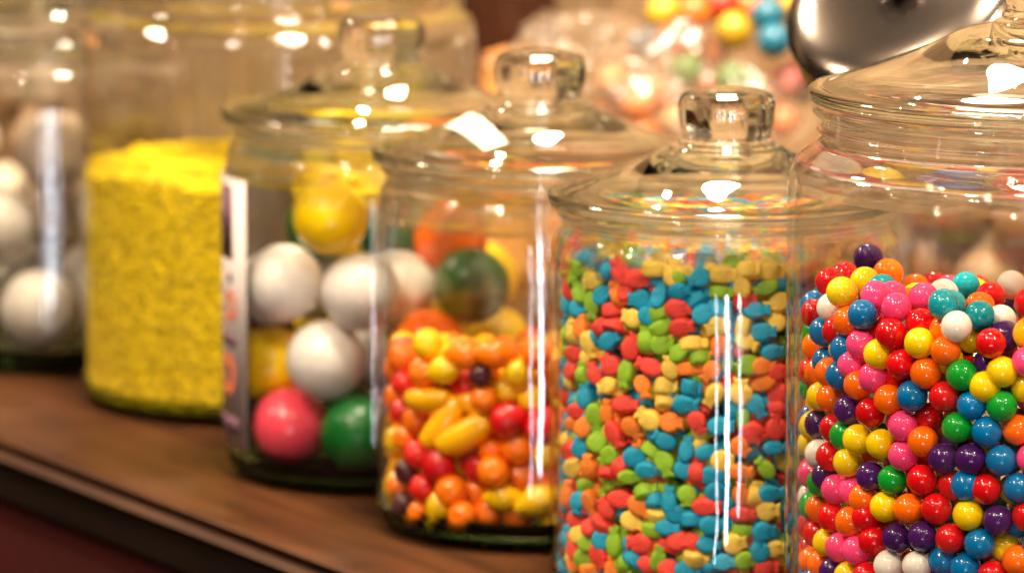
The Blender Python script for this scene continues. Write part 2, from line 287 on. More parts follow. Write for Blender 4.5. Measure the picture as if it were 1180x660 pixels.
DATA['gum_side'] = 'W-946,76,639 P240,-919,584 O-168,-801,1336 M-36,109,1449 P510,288,1411 O-427,-602,763 B-919,238,147 Y185,-931,1107 R-883,339,854 Y305,-819,560 R-538,-605,401 Y-96,-919,1120 P578,-753,219 G-940,135,1080 P-773,551,1401 B510,-792,1291 G121,-942,849 M311,-608,1423 Y-917,23,1045 M658,-684,1265 O573,-532,197 O412,-855,1083 P807,-484,983 R-873,-26,312 R-34,-130,1416 P945,94,975 B20,-705,380 M870,-381,994 P931,-186,1372 Y245,-706,1002 B120,-836,279 B-377,-871,121 G-840,-442,121 R710,-381,464 R40,-868,121 M328,-718,1284 O948,-56,727 O-358,-879,352 R258,-823,959 G525,-675,1371 R414,-854,233 M156,-767,726 P408,-148,1392 R237,-835,671 B-947,69,299 G-369,-740,582 B638,-703,700 R375,872,1456 R-139,-807,1037 R40,-948,709 P86,474,1389 P525,-658,702 R83,189,1428 O366,-876,963 B-117,-793,915 Y245,-799,1244 W597,-738,809 G534,-785,393 R767,-452,873 B-646,-493,464 Y-890,239,1188 M439,-708,1240 R927,-204,787 R-225,812,1375 M-346,752,1384 R878,-361,212 B191,-476,1407 M800,-511,766 P319,-894,1448 R60,-768,1132 Y489,-664,333 G-392,649,121 M-589,-745,347 Y378,-740,847 G-373,-873,232 Y305,-899,244 B418,-808,423 R-84,-942,223 P420,-827,1437 Y611,-727,322 O253,-915,381 R493,-81,1447 Y835,-452,1313 B-802,-261,1172 P396,393,1416 M-641,-558,897 W136,-695,1054 G894,319,1360 R-47,-864,1338 W650,-567,538 O947,-68,1397 O-319,-781,886 O942,-114,221 M133,705,1431 B835,-396,756 Y894,-185,675 M879,-214,1145 Y23,-773,292 G-411,-735,701 G181,408,1425 B56,-948,311 Y844,-434,1100 B-166,-935,121 O111,-931,1011 O-160,-727,751 W296,-103,1414 Y946,83,855 G-189,-161,1387 R939,-142,575 W28,369,1409 B-228,-797,962 M121,-925,491 G287,-431,1464 O-479,-624,1033 G725,-551,286 O-580,-601,505 M-127,-804,599 M-143,-725,1194 P-240,506,1367 R687,-446,783 P414,-726,1367 O704,-460,554 Y653,-338,1366 W715,-624,1148 P-781,-540,121 P325,602,1435 O-93,-717,415 G-720,-469,827 B738,310,1372 M233,-781,121 B-814,-407,296 B32,-811,1241 W119,-797,467 O-513,-676,721 M-395,-584,395 R-947,-72,121 P246,-917,759 G903,-292,420 P258,501,1413 R-555,-770,121 R924,169,1366 Y524,-792,566 M489,-432,1383 P847,429,1339 G171,-748,1164 B-928,199,412 B-939,-141,335 R719,-620,670 G918,-172,121 Y-103,-944,448 B94,-546,1426 O-808,-498,224 M-538,595,1364 Y159,-829,579 G-226,-819,121 O-416,-672,1104 M303,-900,1279 P-648,-564,371 B606,-458,1378 B-74,-946,1423 B-943,105,960 R719,-555,417 B813,-376,121 M637,-95,1426 B673,535,1370 B707,-415,141 R-21,-420,1423 M816,-485,649 P392,-614,1298 Y-354,575,1356 R186,-197,1446 O323,-871,121 R533,-554,1373 R807,-500,358 R28,-949,925 P462,-806,984 O62,-909,1307 R685,-657,468 Y-211,-809,844 M-82,-692,1103 M-188,-680,353 G-681,-509,994 O-106,-842,806 P147,-938,1419 R-692,-513,1415 Y941,-123,1096 O-289,-775,357 Y712,-553,836 B-139,-720,1419 G949,-32,1174 O157,-926,679 B688,-525,173 P544,-778,685 M764,-354,1317 P74,-684,1430 R943,107,272 B38,-838,1038 R369,-727,121 M-728,-400,1429 Y902,-294,121 O-21,-705,888 B353,93,1460 R-476,-705,1240 Y337,-888,464 R133,-762,1273 O-477,-689,832 R949,-15,923 G141,-832,165 Y735,-400,681 O-598,-737,226 B-553,-641,611 Y297,-888,865 P-181,-777,292 M-555,-601,825 M948,54,1398 M139,824,1406 M922,-224,1032 Y630,-608,1052 R-389,-738,1298 R631,-709,121 B533,-320,1374 B-578,-636,301 Y-468,-745,1347 R125,-856,1179 Y193,-81,1474 O-610,-568,1347 G329,-812,1358 P694,-647,346 P-99,708,1381 B-876,366,1416 G492,-811,1172 O72,-947,595 P174,-857,1333 M642,-699,1385 Y913,-260,582 M73,-3,1465 M437,-843,121 M529,547,1401 Y645,-565,1309 W194,-929,277 Y-60,927,1370 G145,94,1468 B-694,-648,302 Y362,-878,346 B717,-623,121 G200,-796,378 R373,-873,771 P632,-709,1117 O330,-775,718 R38,-949,200 B-157,603,1370 R125,-941,121 P287,-710,1171 O-647,-695,121 O537,-783,121 Y238,-812,1097 R421,-851,543 W946,-81,411 R735,-35,1387 Y-819,175,1450 Y32,-706,1303 B-274,-909,167 O585,-649,404 G-22,-540,1395 G558,-768,920 Y96,-842,915 G-25,-884,629 R-299,-749,667 O414,-691,732 O94,-406,1393 M639,-630,209 M38,898,1448 Y-43,-10,1432 R646,-696,974 R346,-884,653 W319,723,1442 W949,6,211 R-949,-15,221 R-61,-941,337 Y764,-563,1271 R-929,194,632 O-445,-723,121 B413,-855,1253 B-469,-594,306 R-407,-749,360 O827,44,1402 R17,-904,1159 B193,-646,1434 M22,-949,426 M385,-379,1414 P812,-314,643 Y532,-786,1414 M161,-315,1437 Y86,-213,1378 P948,49,439 W726,-611,1384 G-372,-689,456 W544,-778,1068 P-152,-61,1440 O902,-296,303 P-940,130,196 G135,-898,379 R-4,-949,1048 M216,-682,1264 R790,-526,1158 R945,91,121 O-46,-948,121 R-946,80,416 R743,-156,1382 P769,161,1381 M189,-843,836 R-551,-441,412 M921,-231,215 R862,-399,451 P-53,-874,969 B30,-886,1434 Y336,-777,1036 B-469,-825,177 O650,692,1398 P-918,242,525 R901,-300,720 R-767,-328,217 R861,-400,329 B559,-648,885 Y-50,-807,1115 P884,-345,1344 P649,166,1398 R931,-186,465 P0,-861,848 M81,-121,1451 P205,-927,935 B-900,-301,121 R210,-746,1366 O-462,-639,201 O596,-739,485 R19,693,1394 R-297,-640,369 P567,-501,1248 R646,-529,703 B-80,-837,281 O-38,-754,997 G-32,-777,1422 R-535,-551,185 R867,-386,873 G-333,-761,240 M151,-810,1015 B88,594,1395 P547,103,1378 Y-328,-775,1022 P630,365,1386 G-200,-765,438 O-168,-859,207 B299,-901,1058 R-196,-715,1087 O-541,-649,121 M227,-922,161 W513,799,1420 R915,-116,978 R-897,311,1091 B483,-686,1114 Y-241,692,1381 R511,-615,1270 B949,-12,1045 M-92,-839,121 R-131,-586,1410 M262,830,1440 G-930,191,1291 G389,-755,1141 M531,-680,999 O-940,-131,219 M944,-99,839 B893,-323,1097 Y435,-844,871 P811,-494,232 B734,-602,947 M-175,-933,299 M325,-855,1168 Y168,-822,1450 M638,32,1420 Y11,-305,1405 P-925,215,267 W-437,663,1359 B825,-239,1345 O949,11,628 O-832,-278,304 G-63,-947,1245 R-524,-675,940 O-748,-368,877 R-51,-948,785 O486,-675,589 M803,-269,1040 R331,-512,1318 Y-730,-475,347 M303,-774,442 B949,-6,1292 R-7,-821,197 M929,-193,346 Y949,-37,520 R608,-617,778 R469,38,1445 G-930,-190,121 O-97,-836,394 B-492,-718,280 P-70,-801,702 R-43,466,1392 R-923,222,983 B221,-857,481 Y318,-770,317 Y-533,43,1462 R-739,-596,208 Y-875,-368,207 Y209,-756,263 B-623,-624,204 W477,-721,478 W935,164,767 R843,-279,825 P-238,-781,1239 R432,-610,1413 W78,-792,1375 G447,-774,311 M381,-723,553 R764,-563,573 O-266,-858,274 M421,732,1377 Y-623,674,1401 R-305,-641,587 B949,4,328 W71,-720,958 R457,-748,196 W318,-211,1463 P51,-758,810 R429,-796,652 G-303,-782,495 B599,-512,1116 Y206,610,1415 M-330,-762,121 B-83,-821,1230 Y503,-215,1427 P677,-665,862 R447,-641,839 B-461,-830,297 B-918,241,795 Y382,-500,1427 R603,-604,1193 R-200,-280,1395 P906,-285,928 G-67,-847,507 R731,-546,1054 G679,-511,1205 R193,930,1430 W907,-280,1243 R1,-752,483 P947,-61,121 B-86,-721,1299 O-686,-481,675 P860,-403,572 B807,-501,480 W354,-26,1486 B-294,-794,769 R-939,138,739 W521,-638,221 B794,-520,121 M625,-676,584 B-948,46,121 R-87,-236,1394 M866,-390,1215 R-673,-581,121 R-916,-249,224 B92,-861,768 R45,-845,543 G-692,-416,235 R556,-434,782 G554,-714,1209 P615,-215,1378 R304,-727,1441 O194,-929,1238 B-252,-659,1000 P529,680,1403 B483,-771,789 P245,28,1488 B935,-162,1253'
DATA['fru'] = 'sY,-503,-406,889,0,100 sO,-521,-383,760,0,100 oO,-329,-551,865,0,105 oO,-198,-608,877,0,105 sO,-17,-645,884,0,100 oY,-427,-485,786,20,100 sP,-264,-609,780,0,75 sR,-340,-438,707,0,95 bY,-502,-410,639,5,100 sR,-607,-230,677,0,90 sO,-251,-603,673,0,90 oY,-156,-529,701,0,100 sY,-100,-615,797,0,90 bY,-444,-465,543,58,110 bY,-331,-530,508,32,120 kR,-139,-613,588,20,114 kR,7,-636,565,80,110 sY,-40,-580,672,0,90 sO,-101,-572,453,0,110 sR,-231,-373,435,0,95 sO,-558,-273,522,0,90 sR,-620,-175,542,0,85 sO,-605,-225,428,0,85 sR,-549,-347,378,0,95 kR,-452,-447,362,100,114 oY,-335,-359,339,-20,110 sO,-209,-608,350,0,105 sO,-77,-528,320,0,108 sP,-600,-266,283,0,85 sR,-523,-385,232,0,95 sO,-398,-506,241,0,103 sO,-285,-432,219,0,105 oY,-159,-585,228,0,100 oY,-9,-626,223,25,114 sO,-641,-159,193,0,80 oY,-449,-470,124,80,95 sO,-546,-382,117,0,70 sO,-348,-549,124,0,95 sO,-229,-500,130,0,103 sO,-98,-546,131,0,105 sY,52,-591,121,0,90 sP,-614,-243,129,0,80 sY,29,-625,435,0,95 sO,55,-549,312,0,90 sR,-263,-317,531,0,80 sO,-369,-259,575,0,80 sY,-42,-476,744,78,100 bY,71,-258,754,166,100 sY,74,393,746,91,100 sY,-646,-53,385,176,100 oY,-645,-67,125,95,100 kR,302,544,758,17,100 bY,548,-105,698,9,100 sO,-401,315,747,79,100 sY,539,-300,271,57,100 sO,69,-535,771,128,100 oY,143,-632,496,5,100 kR,16,-431,638,21,100 bY,-645,68,340,27,100 sO,373,-443,561,34,100 bY,-101,192,741,29,100 sY,185,-621,305,161,100 sY,640,-102,125,71,100 sO,-645,-65,588,45,100 sO,640,-106,333,90,100 sY,218,-413,757,149,100 sO,-50,433,731,158,100 sO,482,6,715,56,100 sP,607,-227,125,48,100 sO,535,-367,154,114,100 bY,419,-123,681,118,100 sY,423,-491,671,14,100 oY,148,-514,237,28,100 sO,260,-594,403,29,100 sP,580,-152,579,134,100 sY,402,114,756,64,100 sO,138,-417,606,177,100 sP,617,-200,249,53,100 sP,343,-375,749,63,100 sY,-455,-123,791,160,100 bY,139,-550,402,96,100 sO,489,-216,448,60,100 sO,261,192,760,139,100 sP,138,-634,192,53,100 sO,265,-592,532,174,100 bY,204,407,759,127,100 sO,493,-421,262,107,100 sY,227,-576,125,80,100 sO,239,-501,315,105,100 kR,-617,44,784,39,100 bY,-256,-488,621,166,100 bY,-294,578,697,158,100 sY,353,-544,125,149,100 sO,593,-263,511,44,100 sO,316,-566,658,140,100 sO,528,-331,398,126,100 sO,260,-471,439,134,100 sO,-252,-493,770,37,100 kR,126,-492,125,37,100 bY,-648,-7,236,59,100 sO,-86,61,739,105,100 sY,607,-227,384,169,100 sO,170,97,772,63,100 bY,279,-585,783,26,100 bY,358,-30,752,105,100 bY,102,-81,773,21,100 kR,479,-325,521,165,100 sY,-355,-414,453,133,100 sR,158,-629,755,61,100 bY,-330,-366,608,68,100 kR,90,-525,549,159,100 sO,602,240,700,85,100 sO,385,-482,229,151,100 bY,461,355,707,142,100 oY,518,139,700,146,100 sP,455,-462,125,149,100 sO,490,-267,719,25,100 sO,633,139,401,66,100 oY,356,-542,336,76,100 sY,52,242,743,124,100 oY,154,-630,625,156,100 sR,-414,-339,698,153,100 sY,-624,176,778,140,100 sO,167,-515,685,170,100 sP,-645,62,609,173,100 sP,648,12,181,138,100 sO,-216,-502,430,44,100 sO,211,-282,797,175,100 sR,-39,604,721,110,100 sO,-645,-65,719,98,100 sO,291,-579,232,111,100 sO,648,-31,540,97,100 sO,-624,-175,790,79,100 kR,-290,-469,353,157,100 sP,452,-465,375,91,100 oY,250,-478,590,104,100 kR,-164,-478,533,27,100 sO,554,-337,627,130,100 sO,-623,18,489,52,100 sY,610,-221,687,67,100 sR,648,-23,671,123,100 sO,391,-383,449,39,100 sP,375,-529,463,93,100'
DATA['fru_side'] = 'oY,-146,-400,749,51,100 sO,-165,601,685,115,100 sO,-490,75,772,106,100 sY,-322,210,741,21,100 sR,-372,-227,776,157,100 bY,-439,-334,125,53,100 sY,423,-317,215,10,100 oY,-35,-76,747,5,100 sP,136,-438,466,46,100 sO,468,-217,600,92,100 sY,-378,-356,791,79,100 sY,-343,-391,125,179,100 bY,-129,-462,211,113,100 sO,285,71,714,13,100 bY,-111,-417,394,82,100 sO,-167,-365,217,106,100 sO,-38,-505,553,51,100 sY,251,-318,125,178,100 sY,-401,-378,225,75,100 sO,1,-490,201,142,100 sO,616,122,243,128,100 kR,150,-372,145,78,100 oY,223,-35,756,12,100 sY,513,-136,125,138,100 sO,306,-151,620,99,100 sO,271,-372,522,6,100 bY,-607,229,420,94,100 oY,597,-116,454,11,100 sO,-187,435,706,1,100 sP,-266,330,699,118,100 kR,-109,-423,628,178,100 oY,-447,470,714,0,100 sO,-466,-185,467,33,100 bY,-511,-203,231,122,100 kR,-318,450,698,130,100 oY,205,-164,738,173,100 sY,-455,-306,302,156,100 sY,-495,-243,125,130,100 sO,254,-450,125,157,100 oY,-539,-115,388,50,100 sP,427,-362,649,117,100 oY,-228,70,740,42,100 sP,-196,-481,303,131,100 sO,-534,-135,125,97,100 bY,-638,118,225,140,100 sO,152,-326,523,42,100 sO,569,-81,227,126,100 sO,-135,315,710,23,100 oY,-361,83,749,70,100 sO,177,-311,673,117,100 bY,91,-389,735,56,100 sO,328,-414,343,83,100 oY,641,99,526,157,100 sO,-530,-110,685,15,100 sP,71,-395,244,53,100 sO,-29,-341,750,38,100 sO,21,-501,437,171,100 sO,67,34,721,75,100 oY,61,-310,616,53,100 sO,-631,149,517,55,100 sO,595,17,431,105,100 sO,16,-401,368,78,100 sO,-175,-51,748,110,100 oY,640,107,659,90,100 sO,648,20,312,128,100 sP,33,-400,125,66,100 oY,-646,57,125,122,100 sO,523,-40,340,109,100 oY,240,-254,575,93,100 sO,133,-439,340,21,100 sY,-552,-15,313,47,100 sO,303,-265,689,155,100 oY,-470,203,751,62,100'
DATA['fish'] = 'Rf,-619,-166,1484,200 Rf,-653,-207,1436,240 Ge,-602,-298,1432,0 Yf,-562,-313,1483,90 Be,-492,-455,1455,80 Ye,-464,-380,1480,0 Rf,-456,-511,1450,120 Rf,-383,-568,1426,0 Rf,-432,-532,1385,60 Ye,-305,-596,1477,0 Yf,-237,-643,1463,90 Bf,-297,-617,1370,70 Bf,-386,-566,1343,180 Ge,-628,-230,1379,20 Yf,-576,-371,1387,200 Rf,-666,-162,1338,90 Gf,-628,-274,1330,120 Oe,-464,-482,1358,110 Bf,-523,-443,1342,30 Gf,-575,-372,1281,-90 Bf,-633,-262,1254,10 Re,-481,-466,1282,0 Ge,-281,-605,1301,20 Bf,-345,-592,1290,60 Yf,-412,-547,1264,170 Be,-233,-595,1377,0 Rf,-218,-649,1318,0 Bf,-671,-139,1270,90 Bf,-139,-671,1444,200 Bf,-208,-653,1397,0 Be,-131,-654,1364,30 Ye,-32,-669,1466,0 Ye,70,-664,1478,0 Ge,-41,-666,1386,0 Gf,135,-672,1406,200 Bf,105,-677,1313,0 Yf,43,-684,1421,90 Bf,-42,-684,1322,0 Yf,187,-659,1341,200 Bf,-111,-676,1305,40 Ye,167,-649,1479,0 Re,54,-664,1359,0 Ye,-641,-196,1143,90 Of,-620,-290,1187,90 Re,-530,-410,1206,40 Re,-471,-476,1217,-20 Bf,-502,-466,1154,30 Rf,-419,-542,1145,70 Ge,-346,-574,1178,90 Ge,-284,-607,1238,30 Gf,-288,-621,1161,0 Yf,-585,-356,1111,-70 Rf,-652,-209,1053,0 Rf,-507,-461,1053,130 Rf,-343,-593,1064,160 Yf,-255,-636,1072,100 Gf,-431,-532,1015,-90 Ge,-604,-291,984,90 Rf,-565,-388,1001,120 Yf,-509,-458,957,200 Of,-361,-582,973,-70 Bf,-605,-322,894,100 Ye,-264,-616,985,0 Rf,-658,-190,984,90 Rf,-201,-655,1244,10 Yf,-66,-682,1249,200 Ye,-151,-653,1169,0 Of,-57,-683,1163,250 Gf,-208,-653,1135,30 Ge,-124,-658,1114,0 Oe,-173,-647,1065,0 Of,-89,-679,1057,230 Yf,65,-682,1179,-30 Ye,54,-668,1257,90 Bf,137,-671,1223,0 Bf,171,-663,1139,0 Gf,60,-682,1080,200 Of,127,-673,1007,200 Be,-161,-650,988,0 Yf,-76,-681,957,240 Yf,41,-684,980,90 Rf,196,-656,977,90 Of,133,-672,1079,0 Yf,191,-658,1269,90 Rf,197,-656,1051,0 Rf,-642,-240,813,0 Of,-653,-207,749,0 Of,-612,-308,762,60 Gf,-569,-381,807,-80 Rf,-436,-528,889,0 Of,-506,-461,855,90 Yf,-345,-592,845,150 Of,-410,-549,792,-50 Rf,-476,-493,754,-60 Of,-244,-640,831,0 Gf,-561,-392,713,90 Gf,-506,-462,659,220 Bf,-627,-276,669,90 Bf,-405,-553,676,20 Bf,-279,-626,762,150 Ge,-319,-589,699,-30 Bf,-339,-595,628,0 Gf,-268,-630,653,-70 Of,-586,-354,605,90 Rf,-667,-155,624,0 Yf,-657,-194,563,30 Gf,-419,-542,588,0 Re,-494,-452,595,0 Ye,-263,-616,922,0 Re,-444,-497,629,60 Bf,-182,-660,918,0 Rf,-136,-671,840,-60 Bf,108,-676,910,-60 Re,184,-639,914,90 Rf,98,-678,799,-40 Rf,185,-659,829,90 Bf,-186,-659,729,80 Bf,-95,-678,722,20 Bf,-40,-684,828,0 Of,42,-684,739,-40 Yf,-32,-684,684,0 Gf,140,-670,654,130 Re,-135,-656,645,80 Bf,-72,-681,624,0 Bf,-200,-655,649,90 Bf,186,-659,735,0 Ge,51,-668,870,90 Of,43,-684,639,0 Of,-677,-106,434,90 Bf,-631,-267,415,-90 Of,-584,-359,438,-70 Rf,-515,-451,440,130 Rf,-455,-512,485,0 Ge,-346,-574,531,15 Be,-303,-597,494,5 Ye,-286,-605,437,0 Ge,-301,-595,375,0 Of,-379,-571,458,-40 Yf,-409,-550,394,-20 Bf,-253,-637,510,90 Rf,-639,-247,347,0 Rf,-581,-363,337,30 Re,-517,-424,356,-30 Yf,-626,-279,283,0 Gf,-477,-492,301,95 Bf,-532,-431,292,0 Rf,-378,-571,312,180 Re,-252,-613,308,-30 Bf,-216,-650,450,0 Rf,-643,-237,227,90 Gf,-595,-339,259,0 Gf,-606,-319,191,0 Rf,-540,-421,221,-60 Of,-636,-255,158,20 Of,-487,-482,192,90 Ge,-430,-513,202,-60 Be,-389,-546,231,-50 Gf,-297,-617,260,80 Re,-329,-582,214,-30 Rf,-247,-639,214,0 Oe,-567,-357,149,0 Rf,-209,-652,337,0 Gf,-185,-660,525,-90 Rf,-94,-679,490,0 Bf,-52,-683,556,0 Of,41,-684,547,90 Ye,103,-661,542,90 Bf,169,-664,543,0 Rf,54,-683,458,0 Yf,162,-666,471,0 Be,-153,-649,432,0 Bf,-73,-681,413,0 Bf,142,-670,382,0 Yf,24,-685,335,10 Bf,121,-674,311,90 Yf,191,-658,307,0 Re,-145,-640,327,-35 Ye,-136,-655,266,-15 Bf,-88,-679,323,0 Bf,-21,-685,251,0 Gf,66,-682,262,0 Re,151,-653,228,0 Bf,-176,-662,214,0 Ge,64,-667,387,0 Bf,-253,-637,390,0'
DATA['big'] = 'Y-231,-482,1278,187 W-459,-274,938,187 W-91,-527,934,187 Y-533,-46,504,187 W-257,-469,600,187 M-432,-314,262,187 G-103,-524,264,187 W-528,83,855,187 G428,-320,930,187 W77,-195,896,187 O324,-4,1101,187 Y466,263,880,187 O224,-485,664,187 Y534,34,592,187 G65,264,1078,187 G-302,214,1134,168 Y-277,457,1391,187 R225,-355,313,187 B491,204,262,187 G-445,296,262,187 G-223,-4,262,187 G-68,530,262,187 W-345,408,840,187 W22,-48,557,187 Y93,193,266,187 R-57,532,635,187'
DATA['far'] = 'W-28,-523,316,212 W-272,-448,751,212 C51,-321,1142,212 W250,37,426,212 W351,-210,817,212 W-508,49,292,212 W-141,199,443,212 C8,39,805,212'
DATA['bag'] = 'T524,-150,1821 T553,-249,1696 Y343,-150,1741 Y683,-50,1857 O128,-150,1839 R12,-150,1671 O239,49,1602 G81,-200,1527 G326,-249,1486 O-177,-350,1357 C-314,-249,1472 O-65,-150,1389 B-124,-50,1650 R741,-50,1585 O425,49,1847 R281,-50,1871 M620,-150,1460 C453,-249,1354 O-335,-150,1272 Y-29,49,1814 R204,-50,1377 P724,49,1413 C31,-350,1273 O-153,-350,1203 W217,-350,1226 C-383,-249,1143 Y408,-249,1167 O598,-150,1248 C235,-446,539 G-32,18,537 B-182,163,776 Y-140,430,676 C409,-138,231 C375,352,535 Y609,-116,581 O397,-228,934 R278,-333,312 W473,73,978 G770,136,696 B-164,-7,914 Y182,226,196 C356,25,649 B-302,-5,262 G170,301,504 Y-92,-21,233 G94,-173,385 O220,-200,706 C-433,-63,500 Y-238,-388,401 Y-403,-93,751 B243,-358,841 B1,382,363 G405,-210,484 W205,180,938 R316,157,501 Y-201,-129,743 O0,234,814 G260,-16,888 C-286,415,567 W273,67,321 W762,22,495 G340,305,722 R66,-79,997 R548,-381,511 G-167,-193,260 O-475,105,809 O-60,-258,485 O560,-283,730'
J = DATA['J']
G_ = J['gum']; FI = J['fish']; FR = J['fru']; BG = J['big']; YE = J['yel']; FA = J['far']
j_gum, _ = big_jar(G_[0], G_[1], .106, 'biggest clear glass jar at the right, half full of small round gumballs')
j_fish, _ = small_jar(FI[0], FI[1], FI[2], 'clear glass lidded jar filled with tiny fish shaped candy')
j_fru, lid_fru = small_jar(FR[0], FR[1], FR[2], 'clear glass jar of fruit shaped candy with white sticker on its lid')
j_big, _ = small_jar(BG[0], BG[1], BG[2], 'clear glass jar of jumbo gumballs with a printed label on its left side')
j_yel, _ = big_jar(YE[0], YE[1], .102, 'large clear glass jar part filled with fine yellow candy')
j_far, _ = small_jar(FA[0], FA[1], FA[2], 'blurred glass jar of large white gumballs at far left')

# ---- printed label on the jumbo gumball jar, wrapped round its left side
PAPER, pn, pp = mat('label_paper'); pp.inputs['Base Color'].default_value = (.36, .31, .29, 1); pp.inputs['Roughness'].default_value = .6
noise_bump(pn, pp, 60, .1)
INK1 = candy_mat('purple_ink', (.08, .03, .05, 1), .6); INK2 = candy_mat('orange_ink', (.55, .12, .05, 1), .6); INK3 = candy_mat('dark_ink', (.02, .02, .05, 1), .6)
def wrap(name, R, a0, a1, z0, z1, m, parent, thick=.0003, n=14, corner=0):
    V = []; Fc = []
    for i in range(n + 1):
        a = a0 + (a1 - a0) * i / n
        for r in (R, R + thick):
            for z in (z0, z1): V.append((r * math.cos(a), r * math.sin(a), z))
    for i in range(n):
        b = i * 4; q = b + 4
        Fc += [[b, b + 1, q + 1, q], [b + 2, b + 3, q + 3, q + 2], [b, b + 2, q + 2, q], [b + 1, b + 3, q + 3, q + 1]]
    Fc += [[0, 1, 3, 2], [n * 4, n * 4 + 1, n * 4 + 3, n * 4 + 2]]
    return link(name, mesh(name, V, Fc, [m], True), parent)
def disc_on(name, R, a, z, rad, m, parent, r0=0, thick=.0002):
    n = 28; V = []; Fc = []
    for i in range(n):
        t = 2 * math.pi * i / n
        for rr in (r0, rad):
            an = a + rr * math.cos(t) / R; zz = z + rr * math.sin(t)
            for h in (0, thick): V.append(((R + h) * math.cos(an), (R + h) * math.sin(an), zz))
    for i in range(n):
        b = i * 4; q = ((i + 1) % n) * 4
        Fc += [[b, b + 2, q + 2, q], [b + 1, b + 3, q + 3, q + 1], [b + 2, b + 3, q + 3, q + 2], [b, b + 1, q + 1, q]]
    return link(name, mesh(name, V, Fc, [m], False), parent)
RJ = .075 * BG[2] + .0003
lab = wrap('paper_label', RJ, R_(126), R_(214), .016, .144, PAPER, j_big, n=40)
lab['label'] = 'narrow white paper label with purple and orange print'
wrap('printed_band', RJ + .0004, R_(182), R_(204), .105, .140, INK1, lab)
disc_on('printed_ring', RJ + .0004, R_(201), .083, .0075, INK2, lab, .004)
disc_on('printed_dot', RJ + .0004, R_(201), .096, .0028, INK3, lab)
disc_on('printed_ring', RJ + .0004, R_(198), .050, .010, INK2, lab, .0055)
wrap('printed_stripe', RJ + .0004, R_(184), R_(206), .064, .069, INK1, lab)
wrap('printed_stripe', RJ + .0004, R_(184), R_(208), .022, .030, INK1, lab)

# ---- white sticker on the fruit jar lid
def dome_z(r, k=1.0):
    pts = [(.0765, .004), (.0715, .0054), (.066, .0070), (.058, .0097), (.046, .0140), (.036, .0184), (.029, .0224)]
    pts = sorted(pts)
    return float(np.interp(r, [p[0] for p in pts], [p[1] for p in pts]))
V = []; Fc = []; nu, nv = 14, 8
cx, cy, ang = -.029, -.028, R_(-67)
for h in (.0005, .0010):
    for i in range(nu + 1):
        for j in range(nv + 1):
            a = (i / nu - .5) * .048; b = (j / nv - .5) * .0115
            x = cx + a * math.cos(ang) - b * math.sin(ang); y = cy + a * math.sin(ang) + b * math.cos(ang)
            r = math.hypot(x, y); V.append((x, y, dome_z(r) + h + .0006 * math.sin(i * .9) ** 2 * (j / nv)))
nn = (nu + 1) * (nv + 1)
for h in (0, 1):
    for i in range(nu):
        for j in range(nv):
            a = h * nn + i * (nv + 1) + j; Fc.append([a, a + 1, a + nv + 2, a + nv + 1])
edge = [i * (nv + 1) for i in range(nu + 1)] + [nu * (nv + 1) + j for j in range(1, nv + 1)] + [i * (nv + 1) + nv for i in range(nu - 1, -1, -1)] + [j for j in range(nv - 1, 0, -1)]
for a, b in zip(edge, edge[1:] + edge[:1]): Fc.append([a, b, b + nn, a + nn])
STK, sn_, sp_ = mat('sticker_paper'); sp_.inputs['Base Color'].default_value = (.42, .38, .33, 1); sp_.inputs['Roughness'].default_value = .45
noise_bump(sn_, sp_, 80, .1)
stk = link('price_sticker', mesh('price_sticker', V, Fc, [STK]), lid_fru); stk['label'] = 'blank white paper sticker'

# ------------------------------------------------------------------ candy
HEX = dict(R='#cf0812', B='#006cab', Y='#f8cc06', O='#fb6a04', M='#f54480', P='#42145c', G='#04962a', W='#f2e6da', T='#068a98', C='#efe0cc')
CN = dict(R='red', B='blue', Y='yellow', O='orange', M='pink', P='purple', G='green', W='white', T='teal', C='cream')
GM = {k: candy_mat('gumball_' + CN[k], col3(h), .13, mottle=.10) for k, h in HEX.items()}
def sphere_mesh(name, r, m, seg=36, rings=20, squash=0):
    bm = bmesh.new(); bmesh.ops.create_uvsphere(bm, u_segments=seg, v_segments=rings, radius=r)
    for v in bm.verts:
        n = noise.noise(v.co / r * 1.3 + Vector((r * 997, 3, 1)))
        v.co *= 1 + .012 * n
    me = bpy.data.meshes.new(name); bm.to_mesh(me); bm.free(); me.materials.append(m)
    me.polygons.foreach_set('use_smooth', [True] * len(me.polygons)); return me
rnd = random.Random(5)
def proj(p):
    x, y, z = p; dz = z - CAM_H; c_, s_ = math.cos(CAM_PITCH), math.sin(CAM_PITCH)
    d = y * c_ - dz * s_; u = dz * c_ + y * s_
    return 590 + F_PX * x / d, 330 - F_PX * u / d
used = {}
def neighbour_labels(items, kind, where, rad):
    # items: (object, colour word, projected x, y). Labels say which colours lie round each piece.
    for o, cw, u, v in items:
        best = {}
        for p, c2, a, b in items:
            if p is o: continue
            dx, dy = a - u, b - v; d = math.hypot(dx, dy)
            if d > rad or d < 1: continue
            k = ('right' if dx > 0 else 'left') if abs(dx) > abs(dy) else ('below' if dy > 0 else 'above')
            if k not in best or d < best[k][0]: best[k] = (d, c2)
        def c_(k): return best[k][1] if k in best else 'none'
        base = f"{cw} {kind}, {c_('left')} to left, {c_('right')} to right, {c_('above')} above, {c_('below')} below"
        tries = [base + ', ' + where] + [base + ', ' + q for q in (pos(u, v, where),)]
        lab = tries[0]
        if lab in used: lab = tries[1]
        used[lab] = used.get(lab, 0) + 1
        o['label'] = lab
def pos(u, v, where):
    return ('upper' if v < 400 else 'mid' if v < 530 else 'lower') + ' ' + where
